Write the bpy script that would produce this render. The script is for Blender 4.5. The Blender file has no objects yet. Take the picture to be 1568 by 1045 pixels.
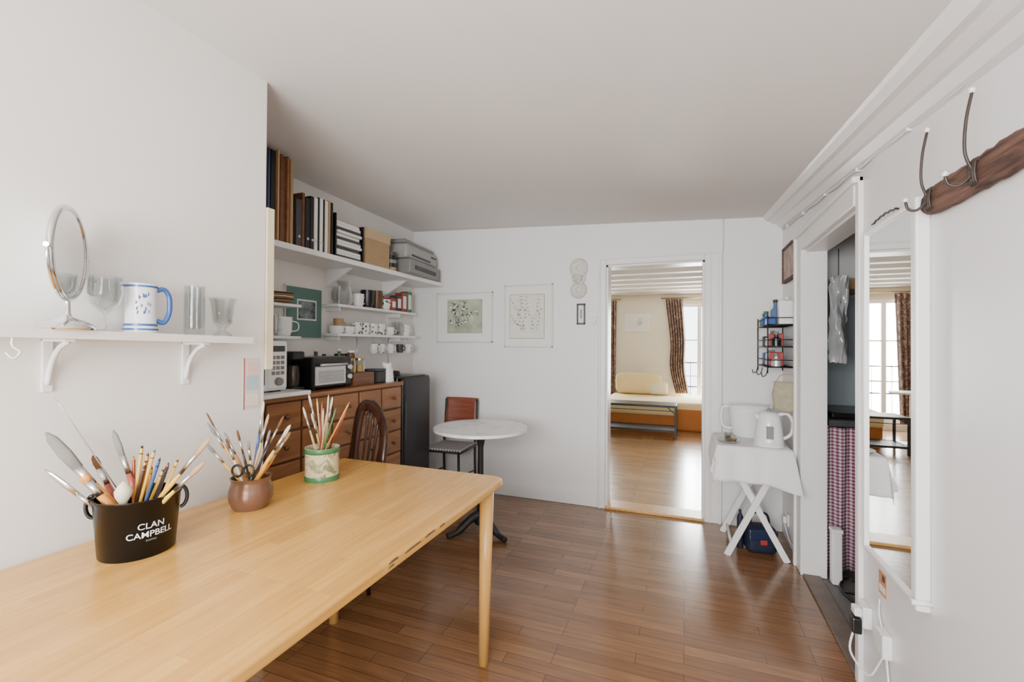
import bpy, bmesh, math, random
from mathutils import Vector, Euler, Matrix
random.seed(7)
SC=bpy.context.scene.collection
rad=math.radians
# ---------------------------------------------------------------- camera
cd=bpy.data.cameras.new('camera'); cam=bpy.data.objects.new('camera',cd); SC.objects.link(cam)
cd.lens=16.0; cd.sensor_width=36; cd.clip_start=.02
cam.location=(0,0,1.33); cam.rotation_euler=Euler((rad(90.5),rad(-0.4),rad(20.8)))
bpy.context.scene.camera=cam
# ---------------------------------------------------------------- materials
MC={}
def _base(name):
    m=bpy.data.materials.new(name); m.use_nodes=True
    nt=m.node_tree; b=nt.nodes['Principled BSDF']; return m,nt,b
def coords(nt,scale=(1,1,1),rot=(0,0,0),kind='Object'):
    tc=nt.nodes.new('ShaderNodeTexCoord'); mp=nt.nodes.new('ShaderNodeMapping')
    mp.inputs['Scale'].default_value=scale; mp.inputs['Rotation'].default_value=rot
    nt.links.new(tc.outputs[kind],mp.inputs[0]); return mp.outputs[0]
def ramp(nt,fac,stops):
    r=nt.nodes.new('ShaderNodeValToRGB'); e=r.color_ramp.elements
    while len(e)<len(stops): e.new(.5)
    for i,(p,c) in enumerate(stops): e[i].position=p; e[i].color=(*c,1)
    nt.links.new(fac,r.inputs[0]); return r.outputs[0]
def noise(nt,vec,scale,detail=4,dist=0):
    n=nt.nodes.new('ShaderNodeTexNoise'); n.inputs['Scale'].default_value=scale; n.inputs['Detail'].default_value=detail
    n.inputs['Distortion'].default_value=dist
    nt.links.new(vec,n.inputs['Vector']); return n.outputs['Fac']
def bump(nt,b,h,s,d=.01):
    bn=nt.nodes.new('ShaderNodeBump'); bn.inputs['Strength'].default_value=s; bn.inputs['Distance'].default_value=d
    nt.links.new(h,bn.inputs['Height']); nt.links.new(bn.outputs[0],b.inputs['Normal'])
def mat(name,col,rough=.5,metal=0,var=.0,scale=12,bmp=0,spec=None):
    if name in MC: return MC[name]
    m,nt,b=_base(name); b.inputs['Base Color'].default_value=(*col,1); b.inputs['Roughness'].default_value=rough; b.inputs['Metallic'].default_value=metal
    if spec is not None: b.inputs['Specular IOR Level'].default_value=spec
    if var or bmp:
        f=noise(nt,coords(nt),scale,5)
        if var:
            c2=tuple(max(0,c*(1-var)) for c in col); nt.links.new(ramp(nt,f,[(.3,c2),(.7,col)]),b.inputs['Base Color'])
        if bmp: bump(nt,b,f,bmp)
    MC[name]=m; return m
def wood(name,c1,c2,axis=1,rough=.35,s=1.0,coat=0):
    m,nt,b=_base(name); sc=[14*s]*3; sc[axis]=1.2*s
    v=coords(nt,tuple(sc)); f=noise(nt,v,2.2,8,.6)
    nt.links.new(ramp(nt,f,[(.32,c1),(.68,c2)]),b.inputs['Base Color']); b.inputs['Roughness'].default_value=rough
    b.inputs['Coat Weight'].default_value=coat
    bump(nt,b,f,.08,.004); MC[name]=m; return m
def planks(name,ca,cb,mort,w,h,rot,rough,mixc=(.6,.6,.6),msize=.006,coat=.0,grain=.35):
    m,nt,b=_base(name); v=coords(nt,rot=rot)
    br=nt.nodes.new('ShaderNodeTexBrick'); br.inputs['Color1'].default_value=(*ca,1); br.inputs['Color2'].default_value=(*cb,1); br.inputs['Mortar'].default_value=(*mort,1)
    br.inputs['Scale'].default_value=1; br.inputs['Brick Width'].default_value=w; br.inputs['Row Height'].default_value=h
    br.inputs['Mortar Size'].default_value=msize*h; br.inputs['Mortar Smooth'].default_value=.2; br.offset=.37; br.offset_frequency=3
    nt.links.new(v,br.inputs['Vector'])
    mp=nt.nodes.new('ShaderNodeMapping'); mp.inputs['Scale'].default_value=(1.5,22,22); nt.links.new(v,mp.inputs[0])
    f=noise(nt,mp.outputs[0],2.5,8,.5)
    g=ramp(nt,f,[(.3,mixc),(.7,(1,1,1))])
    mx=nt.nodes.new('ShaderNodeMix'); mx.data_type='RGBA'; mx.blend_type='MULTIPLY'; mx.inputs[0].default_value=grain
    nt.links.new(br.outputs['Color'],mx.inputs[6]); nt.links.new(g,mx.inputs[7]); nt.links.new(mx.outputs[2],b.inputs['Base Color'])
    b.inputs['Roughness'].default_value=rough; b.inputs['Coat Weight'].default_value=coat; b.inputs['Coat Roughness'].default_value=.15
    bump(nt,b,f,.05,.003); MC[name]=m; return m
def glassm(name,tint=(1,1,1),gl=.18):
    if name in MC: return MC[name]
    m=bpy.data.materials.new(name); m.use_nodes=True; nt=m.node_tree; nt.nodes.remove(nt.nodes['Principled BSDF'])
    o=nt.nodes['Material Output']; t=nt.nodes.new('ShaderNodeBsdfTransparent'); t.inputs[0].default_value=(*tint,1)
    g=nt.nodes.new('ShaderNodeBsdfGlossy'); g.inputs['Roughness'].default_value=.03
    lw=nt.nodes.new('ShaderNodeLayerWeight'); lw.inputs[0].default_value=gl
    mx=nt.nodes.new('ShaderNodeMixShader'); nt.links.new(lw.outputs['Facing'],mx.inputs[0]); nt.links.new(t.outputs[0],mx.inputs[1]); nt.links.new(g.outputs[0],mx.inputs[2]); nt.links.new(mx.outputs[0],o.inputs[0])
    MC[name]=m; return m
M_wall=mat('plaster_white',(.80,.765,.725),.6,0,.06,1.3,.3)
M_wallf=mat('plaster_far',(.82,.815,.81),.5,0,.05,1.3,.2)
M_wallr=mat('plaster_right',(.81,.815,.83),.32,0,.05,2.0,.12)
M_ceil=mat('ceiling_paint',(.80,.775,.75),.75,0,.05,1.0,.2)
M_cream=mat('bedroom_plaster',(.82,.76,.62),.7,0,.04,1.5,.1)
M_trim=mat('trim_white',(.81,.80,.79),.35,0,.03,5,.05)
M_white=mat('white_paint',(.82,.82,.81),.35)
M_frame=mat('picture_frame_paint',(.70,.70,.68),.35)
M_shelf=mat('shelf_paint',(.78,.74,.68),.4,0,.06,8)
M_floor=planks('parquet_brown',(.31,.150,.062),(.215,.098,.038),(.07,.03,.012),.52,.066,(0,0,0),.22,coat=.35,grain=.8,msize=.02)
M_floorb=planks('parquet_daylit',(.50,.28,.125),(.38,.20,.085),(.2,.10,.04),.42,.072,(0,0,0),.22,coat=.35,grain=.7,msize=.02)  # bedroom parquet; brightness from daylight is put into the paler base colour
M_table=planks('beech_tabletop',(.74,.415,.105),(.63,.335,.075),(.50,.25,.055),.42,.042,(0,0,rad(90)),.26,mixc=(.78,.7,.6),msize=.014,coat=.3,grain=.75)
M_beech=wood('beech',(.60,.31,.075),(.72,.41,.12),2,.32)
M_chest=wood('chest_wood',(.22,.088,.03),(.32,.14,.05),1,.38)
M_chestdk=wood('chest_dark',(.10,.038,.014),(.16,.064,.024),1,.4)
M_dark=wood('dark_bentwood',(.025,.010,.006),(.06,.024,.013),2,.22)
M_weather=wood('weathered_wood',(.035,.015,.010),(.17,.085,.058),1,.75,2.2)
M_tan=wood('tan_wood',(.42,.25,.11),(.52,.33,.16),2,.5)
M_black=mat('black_plastic',(.006,.006,.007),.28)
M_blackm=mat('black_metal',(.010,.009,.009),.42,.0)
M_iron=mat('iron',(.015,.014,.013),.5,.0)
M_chrome=mat('chrome',(.75,.75,.76),.08,1)
M_mirror=mat('mirror_glass',(.94,.95,.94),.01,1)
M_steel=mat('steel',(.6,.6,.61),.28,1)
M_brass=mat('brass',(.55,.38,.15),.35,1)
M_gray=mat('gray_plastic',(.20,.195,.19),.4)
M_dgray=mat('dark_gray',(.05,.05,.055),.45)
M_kraft=mat('cardboard',(.40,.27,.14),.8,0,.1)
M_paper=mat('paper',(.79,.78,.75),.8)
M_glass=glassm('clear_glass',(.91,.93,.93),.40)
M_pane=glassm('window_pane',(.98,.99,1),.08)
M_bluep=mat('blue_glaze',(.04,.11,.36),.2)
M_cer=mat('white_ceramic',(.82,.82,.82),.15)
M_orn=mat('ornament_plaster',(.66,.65,.60),.3)
M_red=mat('dull_red',(.36,.035,.03),.4)
M_green=mat('green_tin',(.05,.17,.06),.35)
M_navy=mat('navy_cloth',(.008,.012,.035),.6)
def marble():
    m,nt,b=_base('marble'); f=noise(nt,coords(nt),5,8,2.5)
    nt.links.new(ramp(nt,f,[(.35,(.62,.60,.57)),(.5,(.74,.73,.71)),(.75,(.79,.785,.77))]),b.inputs['Base Color']); b.inputs['Roughness'].default_value=.15; return m
M_marble=marble()
def gingham(name,c,axis2,k):
    m,nt,b=_base(name); tc=nt.nodes.new('ShaderNodeTexCoord'); sp=nt.nodes.new('ShaderNodeSeparateXYZ'); nt.links.new(tc.outputs['Object'],sp.inputs[0])
    outs=[]
    for a in (0,axis2):
        mu=nt.nodes.new('ShaderNodeMath'); mu.operation='MULTIPLY'; mu.inputs[1].default_value=k; nt.links.new(sp.outputs[a],mu.inputs[0])
        fr=nt.nodes.new('ShaderNodeMath'); fr.operation='FRACT'; nt.links.new(mu.outputs[0],fr.inputs[0])
        gt=nt.nodes.new('ShaderNodeMath'); gt.operation='GREATER_THAN'; gt.inputs[1].default_value=.5; nt.links.new(fr.outputs[0],gt.inputs[0]); outs.append(gt.outputs[0])
    ad=nt.nodes.new('ShaderNodeMath'); ad.operation='ADD'; nt.links.new(outs[0],ad.inputs[0]); nt.links.new(outs[1],ad.inputs[1])
    hf=nt.nodes.new('ShaderNodeMath'); hf.operation='MULTIPLY'; hf.inputs[1].default_value=.5; nt.links.new(ad.outputs[0],hf.inputs[0])
    nt.links.new(ramp(nt,hf.outputs[0],[(0,(.66,.56,.62)),(.5,tuple(x*.5+.22 for x in c)),(1,c)]),b.inputs['Base Color']); b.inputs['Roughness'].default_value=.85; return m
M_ging=gingham('gingham_cloth',(.20,.02,.08),2,50)
M_check=gingham('checker_seat',(.02,.02,.03),1,40)
def brocade():
    m,nt,b=_base('brown_brocade'); f=noise(nt,coords(nt),18,5,1.5)
    nt.links.new(ramp(nt,f,[(.4,(.13,.075,.06)),(.52,(.24,.15,.12)),(.62,(.46,.34,.27))]),b.inputs['Base Color']); b.inputs['Roughness'].default_value=.8; return m
M_broc=brocade()
def tinlabel():
    m,nt,b=_base('tin_label'); f=noise(nt,coords(nt),22,6,1.0)
    nt.links.new(ramp(nt,f,[(.30,(.10,.16,.07)),(.42,(.40,.40,.22)),(.5,(.72,.63,.42)),(.62,(.66,.55,.36)),(.72,(.42,.12,.06))]),b.inputs['Base Color']); b.inputs['Roughness'].default_value=.35; return m
M_tin=tinlabel()
M_cloth=mat('white_cloth',(.82,.82,.83),.85)
M_yel=mat('cream_cover',(.84,.68,.36),.85,0,.06,6)
M_orange=mat('orange_cover',(.46,.16,.035),.85,0,.1,6)

# ---------------------------------------------------------------- geometry helpers
def grp(name,loc=(0,0,0),rz=0,rx=0,ry=0):
    e=bpy.data.objects.new(name,None); e.empty_display_size=.05; SC.objects.link(e); e.location=loc; e.rotation_euler=(rad(rx),rad(ry),rad(rz)); return e
def addmesh(name,verts,faces,m,parent=None,smooth=False,loc=None):
    me=bpy.data.meshes.new(name); me.from_pydata([tuple(v) for v in verts],[],faces)
    bm=bmesh.new(); bm.from_mesh(me); bmesh.ops.recalc_face_normals(bm,faces=bm.faces); bm.to_mesh(me); bm.free()
    if smooth:
        for p in me.polygons: p.use_smooth=True
    if m: me.materials.append(m)
    o=bpy.data.objects.new(name,me); SC.objects.link(o)
    if parent: o.parent=parent
    if loc: o.location=loc
    return o
def box(P,name,a,b,m,bev=0,seg=2):
    bm=bmesh.new(); bmesh.ops.create_cube(bm,size=1)
    for v in bm.verts: v.co=Vector([a[i]+(v.co[i]+.5)*(b[i]-a[i]) for i in range(3)])
    if bev: bmesh.ops.bevel(bm,geom=list(bm.edges),offset=bev,segments=seg,profile=.5,affect='EDGES')
    bmesh.ops.recalc_face_normals(bm,faces=bm.faces)
    me=bpy.data.meshes.new(name); bm.to_mesh(me); bm.free(); me.materials.append(m)
    if bev and seg>2:
        for p in me.polygons: p.use_smooth=True
    o=bpy.data.objects.new(name,me); SC.objects.link(o)
    if P: o.parent=P
    return o
def hexa(P,name,bot,top,m):
    v=list(bot)+list(top); return addmesh(name,v,[(0,1,2,3),(4,5,6,7),(0,1,5,4),(1,2,6,5),(2,3,7,6),(3,0,4,7)],m,P)
def sweep(P,name,pts,rs,m,seg=10,cyc=False,flat=1.0,smooth=True,up=None):
    pts=[Vector(p) for p in pts]; n=len(pts)
    if not isinstance(rs,(list,tuple)): rs=[rs]*n
    V=[];F=[]; prev=None
    for i,p in enumerate(pts):
        if cyc: t=(pts[(i+1)%n]-pts[i-1])
        else: t=(pts[min(i+1,n-1)]-pts[max(i-1,0)])
        t.normalize()
        if up is not None: nr=Vector(up)-t*t.dot(Vector(up))
        elif prev is None:
            nr=Vector((0,0,1)) if abs(t.z)<.9 else Vector((1,0,0)); nr=nr-t*t.dot(nr)
        else: nr=prev-t*t.dot(prev)
        nr.normalize(); prev=nr; bn=t.cross(nr)
        for k in range(seg):
            a=2*math.pi*k/seg; V.append(p+nr*(math.cos(a)*rs[i])+bn*(math.sin(a)*rs[i]*flat))
    for i in range(n if cyc else n-1):
        j=(i+1)%n
        for k in range(seg): F.append((i*seg+k,i*seg+(k+1)%seg,j*seg+(k+1)%seg,j*seg+k))
    if not cyc: F.append(tuple(range(seg))); F.append(tuple((n-1)*seg+k for k in range(seg)))
    o=addmesh(name,V,F,m,P,smooth); return o
def cyl(P,name,p0,p1,r0,m,r1=None,seg=16):
    r1=r0 if r1 is None else r1
    o=sweep(P,name,[p0,p1],[r0,r1],m,seg); 
    for p in o.data.polygons:
        if len(p.vertices)>4: p.use_smooth=False
    return o
def lathe(P,name,prof,m,loc=(0,0,0),seg=28,sx=1,sy=1):
    V=[];F=[]; n=len(prof)
    for r,z in prof:
        for k in range(seg):
            a=2*math.pi*k/seg; V.append((loc[0]+r*math.cos(a)*sx,loc[1]+r*math.sin(a)*sy,loc[2]+z))
    for i in range(n-1):
        for k in range(seg): F.append((i*seg+k,i*seg+(k+1)%seg,(i+1)*seg+(k+1)%seg,(i+1)*seg+k))
    if prof[0][0]>1e-4: F.append(tuple(range(seg)))
    o=addmesh(name,V,F,m,P,True); 
    md=o.modifiers.new('es','EDGE_SPLIT'); md.split_angle=rad(50); return o
def bez(pts,n=8):
    pts=[Vector(p) for p in pts]; out=[]
    for i in range(len(pts)-1):
        p0=pts[max(i-1,0)];p1=pts[i];p2=pts[i+1];p3=pts[min(i+2,len(pts)-1)]
        for k in range(n):
            t=k/n; out.append(.5*((2*p1)+(p2-p0)*t+(2*p0-5*p1+4*p2-p3)*t*t+(3*p1-p0-3*p2+p3)*t**3))
    out.append(pts[-1]); return out
def sheet(P,name,fn,nu,nv,m,th=0):
    V=[fn(i/nu,j/nv) for j in range(nv+1) for i in range(nu+1)]
    F=[(j*(nu+1)+i,j*(nu+1)+i+1,(j+1)*(nu+1)+i+1,(j+1)*(nu+1)+i) for j in range(nv) for i in range(nu)]
    o=addmesh(name,V,F,m,P,True)
    if th: s=o.modifiers.new('s','SOLIDIFY'); s.thickness=th
    return o

# ================================================================ ROOM SHELL
def zc(X,Y):
    y=min(max(Y,.6),3.95)
    zl=2.46-(max(y,1.0)-1.0)*.0155; zr=2.28-(3.77-max(y,.9))*.087
    f=min(max((X+2.46)/3.0,0),1.05); p=2.0-min(max((y-1.4)/2.37,0),1)
    return zl+(zr-zl)*f**p
box(None,'floor',(-2.6,-1.35,-.1),(.72,3.80,0),M_floor)
box(None,'floor_bedroom',(-3.1,3.80,-.1),(2.1,9.15,-.002),M_floorb)
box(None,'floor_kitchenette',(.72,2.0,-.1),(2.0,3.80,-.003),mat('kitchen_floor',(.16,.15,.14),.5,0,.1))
nx,ny=24,30; V=[];F=[]
for j in range(ny+1):
    for i in range(nx+1):
        X=-2.6+i*3.3/nx; Y=-1.35+j*5.2/ny; V.append((X,Y,zc(X,Y)))
for j in range(ny):
    for i in range(nx): a=j*(nx+1)+i; F.append((a,a+1,a+nx+2,a+nx+1))
o=addmesh('ceiling',V,F,M_ceil,None,True); s=o.modifiers.new('s','SOLIDIFY'); s.thickness=.08; s.offset=1
if o.data.polygons[0].normal.z<0: s.offset=-1
box(None,'wall_left',(-2.6,-1.2,0),(-1.64,1.41,2.6),M_wall,.004)
box(None,'wall_alcove',(-2.6,1.41,0),(-2.456,3.77,2.6),M_wall)
W=grp('wall_far')
box(W,'left_part',(-3.1,3.77,0),(-.605,3.93,2.6),M_wallf); box(W,'right_part',(.141,3.77,0),(2.1,3.93,2.6),M_wallf); box(W,'header',(-.605,3.77,1.99),(.141,3.93,2.6),M_wallf)
W=grp('wall_right')
DN=2.205
box(W,'far_part',(.66,3.11,0),(.76,3.77,2.6),M_wallr); box(W,'header',(.66,DN,1.90),(.76,3.11,2.6),M_wallr); box(W,'near_part',(.66,-1.2,0),(.76,DN,2.6),M_wallr)
W=grp('wall_back')
box(W,'left_part',(-1.64,-1.35,0),(-1.45,-1.2,2.6),M_wall); box(W,'right_part',(.35,-1.35,0),(.76,-1.2,2.6),M_wall)
box(W,'sill_part',(-1.45,-1.35,0),(.35,-1.2,.92),M_wall); box(W,'header',(-1.45,-1.35,2.0),(.35,-1.2,2.6),M_wall)
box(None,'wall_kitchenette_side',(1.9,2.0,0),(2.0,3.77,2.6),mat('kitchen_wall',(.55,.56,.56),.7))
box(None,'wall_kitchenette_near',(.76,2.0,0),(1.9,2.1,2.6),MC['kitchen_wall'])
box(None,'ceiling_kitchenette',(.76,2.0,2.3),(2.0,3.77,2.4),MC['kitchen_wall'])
box(None,'wall_bedroom_left',(-3.1,3.93,0),(-3.0,9.0,2.6),M_cream); box(None,'wall_bedroom_right',(2.0,3.93,0),(2.1,9.0,2.6),M_cream)
W=grp('wall_bedroom_back')
for i,(a,b) in enumerate([(-3.1,-2.1),(-1.4,-.08),(.9,2.1)]): box(W,'pier_%d'%i,(a,9.0,0),(b,9.15,2.6),M_cream)
for i,(a,b) in enumerate([(-2.1,-1.4),(-.08,.9)]):
    box(W,'sill_%d'%i,(a,9.0,0),(b,9.15,.12),M_cream); box(W,'lintel_%d'%i,(a,9.0,2.1),(b,9.15,2.6),M_cream)
box(None,'ceiling_bedroom',(-3.1,3.93,2.44),(2.1,9.15,2.52),M_trim)
B=grp('ceiling_beams')
for i in range(10): box(B,'beam_%d'%i,(-3.0,4.3+i*.5,2.30),(2.0,4.45+i*.5,2.44),mat('beam_paint',(.78,.75,.69),.6,0,.1,3,.3),.01)
box(None,'baseboard_bedroom',(-3.0,8.98,0),(2.0,9.0,.1),M_trim)
T=grp('trim_1')
def casing(T,xl,xr,zt,wl,wr,y,n):
    box(T,n+'_l',(xl-wl,y-.022,0),(xl,y,zt+.05),M_trim,.005); box(T,n+'_r',(xr,y-.022,0),(xr+wr,y,zt+.05),M_trim,.005); box(T,n+'_t',(xl,y-.022,zt),(xr,y,zt+.05),M_trim,.005)
casing(T,-.605,.141,1.99,.062,.12,3.77,'outer')
box(T,'bead_l',(-.66,3.738,0),(-.645,3.77,2.035),M_trim,.004); box(T,'bead_r',(.235,3.738,0),(.26,3.77,2.035),M_trim,.004); box(T,'bead_r2',(.175,3.74,0),(.185,3.77,2.0),M_trim,.003); box(T,'bead_t',(-.66,3.738,2.03),(.26,3.77,2.045),M_trim,.004)
box(T,'jamb_l',(-.605,3.77,0),(-.59,3.93,1.99),M_trim); box(T,'jamb_r',(.126,3.77,0),(.141,3.93,1.99),M_trim); box(T,'jamb_t',(-.605,3.77,1.975),(.141,3.93,1.99),M_trim)
box(None,'trim_2',(-.605,3.745,0),(.141,3.935,.022),M_beech,.005)
box(None,'baseboard_far',(-1.95,3.752,0),(-.667,3.77,.105),M_trim,.006)
box(None,'baseboard_corner',(.262,3.752,0),(.66,3.77,.10),M_trim,.006)
box(None,'baseboard_left',(-1.64,-1.2,0),(-1.622,1.41,.1),M_trim,.006)
T=grp('trim_3')
box(T,'far',(.635,3.11,0),(.66,3.235,2.01),M_trim,.006); box(T,'far_bead',(.622,3.205,0),(.66,3.235,2.01),M_trim,.005)
box(T,'near',(.640,2.165,0),(.66,DN,2.01),M_trim,.005); box(T,'top',(.635,DN,1.90),(.66,3.11,2.01),M_trim,.006); box(T,'top_bead',(.618,2.165,1.985),(.66,3.235,2.01),M_trim,.005)
box(T,'jamb_far',(.635,3.095,0),(.768,3.11,1.90),M_trim,.003); box(T,'jamb_near',(.66,DN,0),(.768,DN+.01,1.90),M_trim); box(T,'jamb_top',(.66,DN+.01,1.885),(.768,3.095,1.90),M_trim)
box(None,'trim_4',(.645,DN,0),(.735,3.095,.012),mat('threshold_worn',(.17,.13,.10),.5,0,.25,15),.004)
V=[];F=[];ys=[-1.2,.6,1.2,2,2.8,3.77]
for y in ys:
    z=zc(.55,y); 
    for (x,dz) in [(.50,.03),(.535,-.004),(.55,-.03),(.57,-.034),(.60,-.055),(.615,-.06),(.64,-.085),(.66,-.095),(.66,.03)]: V.append((x,y,z+dz))
for i in range(len(ys)-1):
    for k in range(8): F.append((i*9+k,i*9+k+1,(i+1)*9+k+1,(i+1)*9+k))
addmesh('trim_5',V,F,M_trim)
pts=[]
for i in range(40):
    y=3.74-i*.09; pts.append((.652,y,2.175-(3.77-y)*.079+.004*math.sin(i*1.7)))
C=grp('trim_8'); sweep(C,'cable',pts,.005,M_frame,6)  # surface-run electric cable with clips on the right wall, not moulding
for i in range(2,40,5): x,y,z=pts[i]; box(C,'clip_%d'%i,(.643,y-.006,z-.009),(.66,y+.006,z+.009),M_trim,.002)
sweep(None,'trim_9',[(.268,3.762,2.045),(.268,3.762,2.29)],.004,M_frame,6)
box(None,'trim_6',(-1.75,1.411,1.22),(-1.634,1.448,1.90),mat('cream_board',(.76,.66,.44),.5),.003)

def window(name,x0,x1,z0,z1,y,sash=2,rail=True,out=1):
    G=grp(name); t=.05
    for n,a,b in [('frame_l',(x0,y-.03,z0),(x0+t,y+.03,z1)),('frame_r',(x1-t,y-.03,z0),(x1,y+.03,z1)),('frame_b',(x0,y-.03,z0),(x1,y+.03,z0+t)),('frame_t',(x0,y-.03,z1-t),(x1,y+.03,z1))]: box(G,n,a,b,M_white,.004)
    for k in range(1,sash): xm=x0+(x1-x0)*k/sash; box(G,'mullion_%d'%k,(xm-.035,y-.025,z0+t),(xm+.035,y+.025,z1-t),M_white,.004)
    for k in range(1,3): zm=z0+(z1-z0)*k/3; box(G,'glazing_bar_%d'%k,(x0+t,y-.012,zm-.012),(x1-t,y+.012,zm+.012),M_white)
    addmesh('pane',[(x0+t,y,z0+t),(x1-t,y,z0+t),(x1-t,y,z1-t),(x0+t,y,z1-t)],[(0,1,2,3)],M_pane,G)
    if rail:
        yy=y+out*.16
        for h in (.45,.9): box(G,'rail_%d'%int(h*100),(x0,yy-.012,z0+h-.012),(x1,yy+.012,z0+h+.012),M_blackm)
        k=0; x=x0+.04
        while x<x1: box(G,'baluster_%d'%k,(x-.006,yy-.006,z0),(x+.006,yy+.006,z0+.9),M_blackm); x+=.14; k+=1
window('window_1',-2.1,-1.4,.12,2.1,9.08,2)
window('window_2',-.08,.9,.12,2.1,9.08,3)
window('window_3',-1.45,.35,.92,2.0,-1.28,3,False)

# ================================================================ TABLE
G=grp('wooden_table')
TX0,TX1,TY0,TY1,TZ=-1.625,-.735,.12,1.87,.75
bm=bmesh.new(); R=.05; outl=[]
for cx,cy,a0 in [(TX1-R,TY1-R,0),(TX0+.01,TY1-.01,90),(TX0+.01,TY0+.01,180),(TX1-R,TY0+R,270)]:
    rr=R if cx>-1 else .01
    for k in range(7): a=rad(a0+k*15); outl.append((cx+rr*math.cos(a),cy+rr*math.sin(a)))
vt=[bm.verts.new((x,y,TZ)) for x,y in outl]; f=bm.faces.new(vt)
ex=bmesh.ops.extrude_face_region(bm,geom=[f]); 
for v in ex['geom']:
    if isinstance(v,bmesh.types.BMVert): v.co.z=TZ-.032
bmesh.ops.recalc_face_normals(bm,faces=bm.faces)
ed=[e for e in bm.edges if abs(e.verts[0].co.z-e.verts[1].co.z)<1e-5]
bmesh.ops.bevel(bm,geom=ed,offset=.008,segments=3,profile=.5,affect='EDGES')
me=bpy.data.meshes.new('top'); bm.to_mesh(me); bm.free(); me.materials.append(M_table); o=bpy.data.objects.new('top',me); SC.objects.link(o); o.parent=G
M_gouge=mat('split_wood',(.16,.075,.03),.8,0,.4,60)
for i,(y,l,z) in enumerate([(1.02,.05,.742),(1.09,.10,.740),(1.20,.07,.742),(1.02,.03,.732),(1.29,.04,.741)]):
    sweep(G,'edge_split_%d'%i,bez([(TX1-.003,y,z),(TX1-.0015,y+l*.5,z+.002),(TX1-.003,y+l,z+.001)],4),[.0005]+[.0035]*7+[.0005],M_gouge,6)
box(G,'apron_right',(TX1-.085,TY0+.1,.67),(TX1-.065,TY1-.1,.722),M_beech); box(G,'apron_left',(TX0+.05,TY0+.1,.67),(TX0+.07,TY1-.1,.722),M_beech)
box(G,'apron_far',(TX0+.06,TY1-.12,.67),(TX1-.08,TY1-.10,.722),M_beech); box(G,'apron_near',(TX0+.06,TY0+.08,.67),(TX1-.08,TY0+.10,.722),M_beech)
for i,(x,y) in enumerate([(TX1-.045,TY1-.105),(TX0+.06,TY1-.105),(TX1-.045,TY0+.075),(TX0+.06,TY0+.075)]):
    cyl(G,'leg_%d'%i,(x,y-.02*(1 if i<2 else -1),0),(x,y,.722),.021,M_beech,.030,20)

# ---------------- brushes
M_h=[mat('handle_orange',(.62,.25,.04),.35),mat('handle_dark',(.06,.03,.02),.3),mat('handle_natural',(.55,.36,.16),.4),mat('handle_red',(.30,.06,.035),.3),mat('handle_black',(.02,.02,.03),.3),mat('handle_cream',(.7,.62,.45),.4),mat('handle_yellow',(.70,.42,.06),.35),mat('handle_blue',(.04,.09,.22),.3)]
M_br=[mat('bristle_gray',(.20,.20,.185),.9),mat('bristle_white',(.52,.47,.38),.9),mat('bristle_brown',(.12,.05,.02),.9),mat('bristle_tan',(.4,.26,.13),.9)]
def brush(P,n,b,t,r,h,br,flat=1.0,bl=.2):
    b=Vector(b);t=Vector(t); L=lambda k:b+(t-b)*k
    f=1-bl
    sweep(P,n+'_handle',[L(0),L(.3*f),L(.65*f),L(.8*f)],[r*.5,r*.8,r*1.15,r*.8],h,8)
    sweep(P,n+'_ferrule',[L(.8*f),L(f)],[r*.85,r*.95],M_steel,8)
    sweep(P,n+'_bristle',[L(f),L(f+bl*.4),L(f+bl*.8),L(1)],[r*1.0,r*1.25,r*1.0,r*.25],br,8,flat=flat)
def pencil(P,n,b,t,r,h):
    b=Vector(b);t=Vector(t); sweep(P,n,[b,b+(t-b)*.94,t],[r,r,r*.2],h,6)
BX,BY=-1.43,.825
G=grp('paintbrush_bucket',(BX,BY,.75))
prof=[(.001,.0),(.084,.0),(.086,.004),(.097,.150),(.100,.153),(.100,.158),(.094,.158),(.082,.01),(.001,.008)]
lathe(G,'bucket',prof,mat('bucket_enamel',(.003,.003,.003),.3,0,0,12,0,.25),seg=40)
def ears(a):
    ca,sa=math.cos(rad(a)),math.sin(rad(a)); pts=[]
    for k in range(13):
        q=math.pi*k/12-math.pi/2; u=math.cos(q)*.016; z=.135+math.sin(q)*.03
        pts.append(((.096+u)*ca,(.096+u)*sa,z))
    return pts
for i,a in enumerate((50,228)): sweep(G,'ear_%d'%i,bez(ears(a),2),.005,M_black,8,flat=1.5)
def ctext(P,name,body,size,R,a0,z0,m):
    c=bpy.data.curves.new(name,'FONT'); c.body=body; c.size=size; c.align_x='CENTER'; c.extrude=0.0003; c.offset=.0001
    to=bpy.data.objects.new(name+'_t',c); SC.objects.link(to); bpy.context.view_layer.update()
    me=bpy.data.meshes.new_from_object(to.evaluated_get(bpy.context.evaluated_depsgraph_get())); SC.objects.unlink(to); bpy.data.objects.remove(to)
    for v in me.vertices:
        x,y,z=v.co; a=rad(a0)+x/R; zz=z0+y; rr=.086+(.097-.086)*(zz/.15)+.0012+z
        v.co=(rr*math.cos(a),rr*math.sin(a),zz)
    me.materials.clear(); me.materials.append(m); o=bpy.data.objects.new(name,me); SC.objects.link(o); o.parent=P
ctext(G,'lettering_top','CLAN',.023,.092,-12,.082,M_white); ctext(G,'lettering_bottom','CAMPBELL',.023,.092,-12,.059,M_white)
ctext(G,'lettering_small','SCOTCH',.006,.092,-12,.048,M_gray)
BR=grp('paintbrushes',(BX,BY,.76),20.8)
def mkbt(T,xc,z0,base):
    def f(dx,dz,dy=0):
        s=(T+dy)/T; k=T/697
        return ((xc+dx*k)*s-xc, dy, (z0+dz*k-1.33)*s+1.33-base)
    return f
bt=mkbt(1.29,-1.068,.905,.76)
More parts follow.
